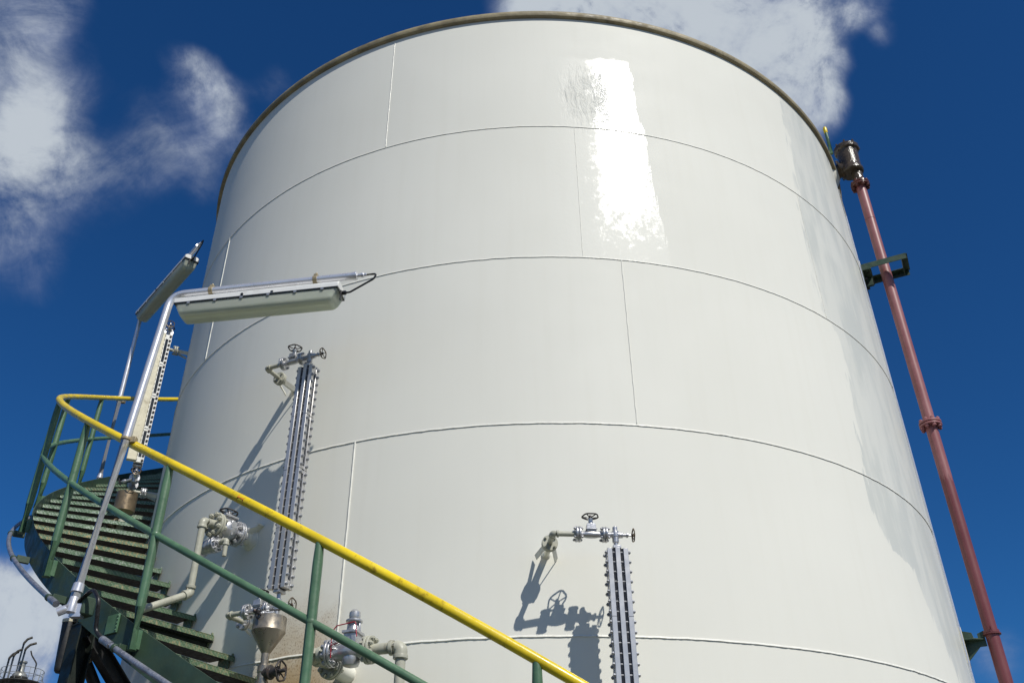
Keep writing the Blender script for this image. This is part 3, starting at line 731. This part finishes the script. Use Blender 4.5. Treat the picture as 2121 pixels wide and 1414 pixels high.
def bracket(z,label,frame):
    g=empty('pipe_bracket',P(PP,TR,z),R(PP),label,'bracket','green brackets holding the riser pipe')
    if frame:
        mb=MB()
        angle_bar(mb,(.165,-.02,.0),(.165,-.48,.0),.068,.008,(0,0,-1),(-1,0,0)); angle_bar(mb,(-.165,-.02,.0),(-.165,-.48,.0),.068,.008,(0,0,-1),(1,0,0))
        mb.build('side_bar',M['green_dark'],g)
        mb=MB(); angle_bar(mb,(-.156,-.425,-.002),(.156,-.425,-.002),.068,.008,(0,0,-1),(0,-1,0)); mb.build('end_bar',M['green_dark'],g)
        MB().box((0,-.06,-.075),(.33,.10,.012)).box((0,-.012,-.11),(.34,.02,.20)).box((0,-.05,-.12),(.012,.09,.16)).build('mounting_plate',M['green_dark'],g,bevel=.002)
        mb=MB()
        for x in(-.1,0,.1):
            mb.cyl((x,-.02,-.15),(x,-.05,-.15),.014,n=6); mb.cyl((x,-.075,-.09),(x,-.075,-.05),.013,n=6)
        mb.build('bolt',M['iron'],g)
    else:
        mb=MB(); mb.prism([(-.006,-.012,.10),(-.006,-.09,.075),(-.006,-.10,.02),(-.006,-.13,.02),(-.006,-.13,.06),(-.006,-.185,.08),(-.006,-.185,-.05),(-.006,-.13,-.05),(-.006,-.012,-.16)],(.012,0,0))
        mb.prism([(-.09,-.012,.0),(-.09,-.09,.0),(-.02,-.185,.0),(.02,-.185,.0),(.09,-.09,.0),(.09,-.012,.0)],(0,0,.01))
        mb.build('gusset_plate',M['green_dark'],g,bevel=.001)
        mb=MB(); mb.lathe([(.056,-.012),(.066,-.011),(.066,.011),(.056,.012)],(0,-.245,.06),(0,0,1),20); mb.build('pipe_strap',M['red'],g)
    MB().box((0,.0,-.04),(.20,.034,.30)).build('pad_plate',M['cream'],g,bevel=.004)
bracket(7.875,'green rectangular pipe bracket on the upper tank edge round the red pipe',True)
bracket(3.86,'dark green gusset bracket low on the tank edge beside the red pipe',False)
# earthing conductor down the right flank, held off the shell
g=tag(MB().tube([P(63.2+.12*math.sin(k*1.7),TR+.012,8.95-k*.4) for k in range(22)],.007,8).build('earthing_cable',M['galv']),'thin pale earthing wire down the right edge of the tank','wire')
# roof guardrail stanchion at the rim
g=empty('rail_stanchion',P(59.2,4.066,9.28),R(59.2),'short green stanchion with yellow tip on the tank rim','stanchion')
MB().tube([(0,0,-.03),(0,0,.2),(-.004,0,.30)],.018,12).build('post',M['green'],g); MB().lathe([(.019,.30),(.022,.31),(.023,.37),(.018,.39),(.004,.395)],(-.004,0,0),(0,0,1),14).build('tip',M['yellow'],g)

# ------------------------------------------------------------------ distant process column
D=92.; az=R(-28.75); base=Vector((D*math.sin(az),D*math.cos(az),0))
g=empty('refinery_column',base,-az,'distant refinery column with hooked vent pipes, bottom left corner','refinery column')
TZ=22.6
MB().lathe([(.75,0),(.75,TZ-2.2),(.68,TZ-1.9),(.62,TZ-1.8),(.62,TZ-.2),(.55,TZ),(.30,TZ+.18),(.26,TZ+.3),(.26,TZ+.9),(.34,TZ+.92),(.34,TZ+1.05),(.1,TZ+1.1)],(0,0,0),(0,0,1),28).build('vessel',M['farsteel'],g)
mb=MB()
for z in(TZ-1.55,TZ-.35): mb.lathe([(.66,-.08),(.72,-.07),(.72,.07),(.66,.08)],(0,0,z),(0,0,1),28)
mb.build('ring_beam',M['fardark'],g)
for x,y,h,hk in((-1.15,.1,1.6,.5),(-.85,-.3,1.75,.42),(-.35,.35,3.0,.45),(-.1,-.45,2.35,.6),(1.25,.3,-.9,.5)):
    v=MB().tube(bend([(x,y,TZ-14),(x,y,TZ+h-.35),(x+hk*.45,y,TZ+h+.02),(x+hk*1.2,y,TZ+h+.22)],.3,6),.085,10).build('vent_pipe',M['farsteel'],g)
    MB().tube(bend([(x,y,TZ+h-.75),(x,y,TZ+h-.35),(x+hk*.45,y,TZ+h+.02),(x+hk*1.22,y,TZ+h+.225)],.3,6),.1,10).build('vent_tip',M['fardark'],v)
MB().tube(bend([(1.05,-.2,TZ-1.6),(1.05,-.2,TZ+.95),(.5,-.2,TZ+1.6),(.35,-.2,TZ+1.95)],.4,6),.06,8).build('overflow_pipe',M['fardark'],g)
mb=MB(); mb.lathe([(.7,-.04),(1.75,-.04),(1.75,.04),(.7,.04)],(.15,0,TZ-.75),(0,0,1),28); mb.lathe([(.7,-.04),(1.5,-.04),(1.5,.04),(.7,.04)],(-.1,0,TZ-3.1),(0,0,1),28); mb.build('platform',M['fardark'],g)
mb=MB()
for k in range(20):
    a=2*PI*k/20; q=Vector((.15+1.7*math.cos(a),1.7*math.sin(a),TZ-.75)); mb.cyl(q,q+Vector((0,0,1.05)),.022,n=5)
for h in(.55,1.05): mb.tube([(.15+1.7*math.cos(2*PI*k/32),1.7*math.sin(2*PI*k/32),TZ-.75+h) for k in range(32)],.022,5,True)
mb.cyl((1.8,0,TZ-.3),(2.35,0,TZ-1.0),.03,n=6)
mb.build('guard_rail',M['farsteel'],g)
mb=MB()
for k in range(10): mb.tube([(-1.5+.0*k,-.4+.8*(k%2),TZ-9+k*.9),(1.1,.6-.1*k,TZ-9+k*.9)],.05,6)
mb.build('stay_bar',M['fardark'],g)

# ------------------------------------------------------------------ camera
cd=bpy.data.cameras.new('camera'); cam=bpy.data.objects.new('camera',cd); COL.objects.link(cam)
m3=Matrix((RT,UP,-FW)).transposed(); cam.matrix_world=Matrix.Translation((0,0,EYE))@m3.to_4x4()
cd.sensor_width=36; cd.sensor_fit='HORIZONTAL'; cd.lens=36*F_PX/PW; cd.clip_start=.1; cd.clip_end=3000
scn.camera=cam

# ------------------------------------------------------------------ light
SAZ,SEL=R(34),R(47)
sdir=Vector((math.sin(SAZ)*math.cos(SEL),-math.cos(SAZ)*math.cos(SEL),math.sin(SEL)))
sl=bpy.data.lights.new('sun','SUN'); sl.energy=4.15; sl.angle=R(.55); sl.color=(1,.965,.89)
so=bpy.data.objects.new('sun',sl); COL.objects.link(so); so.rotation_euler=sdir.to_track_quat('Z','Y').to_euler(); so.location=sdir*40
w=bpy.data.worlds.new('World'); scn.world=w; w.use_nodes=True
t=NT(w.node_tree); t.n.clear()
sky=t.new('ShaderNodeTexSky',sky_type='NISHITA'); sky.sun_disc=False; sky.sun_elevation=SEL; sky.sun_rotation=math.atan2(sdir.x,sdir.y)
sky.altitude=200; sky.air_density=1.0; sky.dust_density=.15; sky.ozone_density=2.2
dirv=t.new('ShaderNodeTexCoord').outputs['Generated']
SKYTINT=(.12,.41,.74,1)
skyc=t.mix(1.0,sky.outputs[0],SKYTINT,'MULTIPLY')
CL=[(-10,-20,120,.34),(70,10,90,.28),(-40,480,120,.3),(-20,60,120,.34),(40,190,120,.42),(-30,250,150,.46),(110,240,90,.34),(120,330,90,.33),(0,340,110,.34),(190,310,75,.26),(210,220,50,.14),(30,450,110,.26),(85,590,75,.22),(0,560,100,.18),(140,60,70,.28),(180,170,60,.2),(190,420,90,.18),(250,300,50,.16),
 (385,125,45,.45),(425,180,58,.62),(475,220,66,.66),(515,285,55,.5),(405,280,90,.42),(300,290,80,.36),(460,350,90,.42),(300,390,70,.2),(640,140,60,.26),(590,190,70,.26),
 (1080,10,80,.6),(1150,-10,110,.9),(1230,10,130,1.0),(1370,60,160,1.1),(1500,110,150,1.2),(1620,150,125,1.25),(1695,205,70,1.1),(1560,40,170,1.2),(1700,60,75,.8),(1400,-70,180,1.1),(1600,-90,160,1.0),
 (1800,25,45,.55),(1840,30,52,.6),(1866,85,26,.5),(1760,110,45,.4),
 (20,1240,105,1.1),(95,1265,75,1.0),(20,1340,95,1.0),(85,1360,70,.6),(-80,1260,160,1.2),(140,1330,60,.4),(2085,1385,80,.30),(2050,1330,80,.24)]
acc=None
nzv=t.new('ShaderNodeTexNoise'); t.put(dirv,nzv.inputs['Vector']); nzv.inputs['Scale'].default_value=7; nzv.inputs['Detail'].default_value=3
wv=t.new('ShaderNodeVectorMath',operation='MULTIPLY_ADD'); t.put(nzv.outputs['Color'],wv.inputs[0]); wv.inputs[1].default_value=(.10,.10,.10); 
vs=t.new('ShaderNodeVectorMath',operation='ADD'); t.put(dirv,vs.inputs[0]); vs.inputs[1].default_value=(-.05,-.05,-.05); t.put(vs.outputs[0],wv.inputs[2])
dv=wv.outputs[0]
for x,y,r,wt in CL:
    n=t.new('ShaderNodeVectorMath',operation='DISTANCE'); t.put(dv,n.inputs[0]); n.inputs[1].default_value=look(x,y)
    v=t.rng(n.outputs['Value'],r*1.35/F_PX,0,0,wt)
    acc=v if acc is None else t.math('ADD',acc,v)
# unseen broken cloud added behind the viewer to whiten the ambient light
sd_=t.new('ShaderNodeVectorMath',operation='DOT_PRODUCT'); t.put(dirv,sd_.inputs[0]); sd_.inputs[1].default_value=FW
rest=t.math('MULTIPLY',t.rng(sd_.outputs['Value'],.05,-.2),t.rng(t.noise(dirv,2.2,4,.5),.42,.62))
acc=t.math('MINIMUM',t.math('ADD',acc,rest),1.25)
fb=t.noise(dirv,8,11,.66,.9); fb2=t.noise(dirv,24,9,.66,.5)
den=t.math('MULTIPLY',acc,t.math('MULTIPLY_ADD',fb,2.3,t.math('MULTIPLY_ADD',fb2,1.3,-.85)))
a=t.rng(den,.10,1.15)
acc_=acc
shade=t.rng(t.math('ADD',t.math('MULTIPLY',den,.5),t.math('MULTIPLY',t.noise(dirv,10,8,.62),1.5)),.65,1.5)
cc=t.mix(shade,(.20,.255,.42,1),(.58,.635,.69,1))
b1=t.new('ShaderNodeBackground'); t.put(skyc,b1.inputs[0]); b1.inputs[1].default_value=.10
b2=t.new('ShaderNodeBackground'); t.put(cc,b2.inputs[0]); b2.inputs[1].default_value=.95
mx=t.new('ShaderNodeMixShader'); t.put(t.math('MULTIPLY',a,.93),mx.inputs[0]); t.l.new(b1.outputs[0],mx.inputs[1]); t.l.new(b2.outputs[0],mx.inputs[2])
wo=t.new('ShaderNodeOutputWorld'); t.l.new(mx.outputs[0],wo.inputs[0])
scn.view_settings.view_transform='Standard'; scn.view_settings.look='None'; scn.view_settings.exposure=0; scn.view_settings.gamma=1
scn.cycles.use_denoising=True
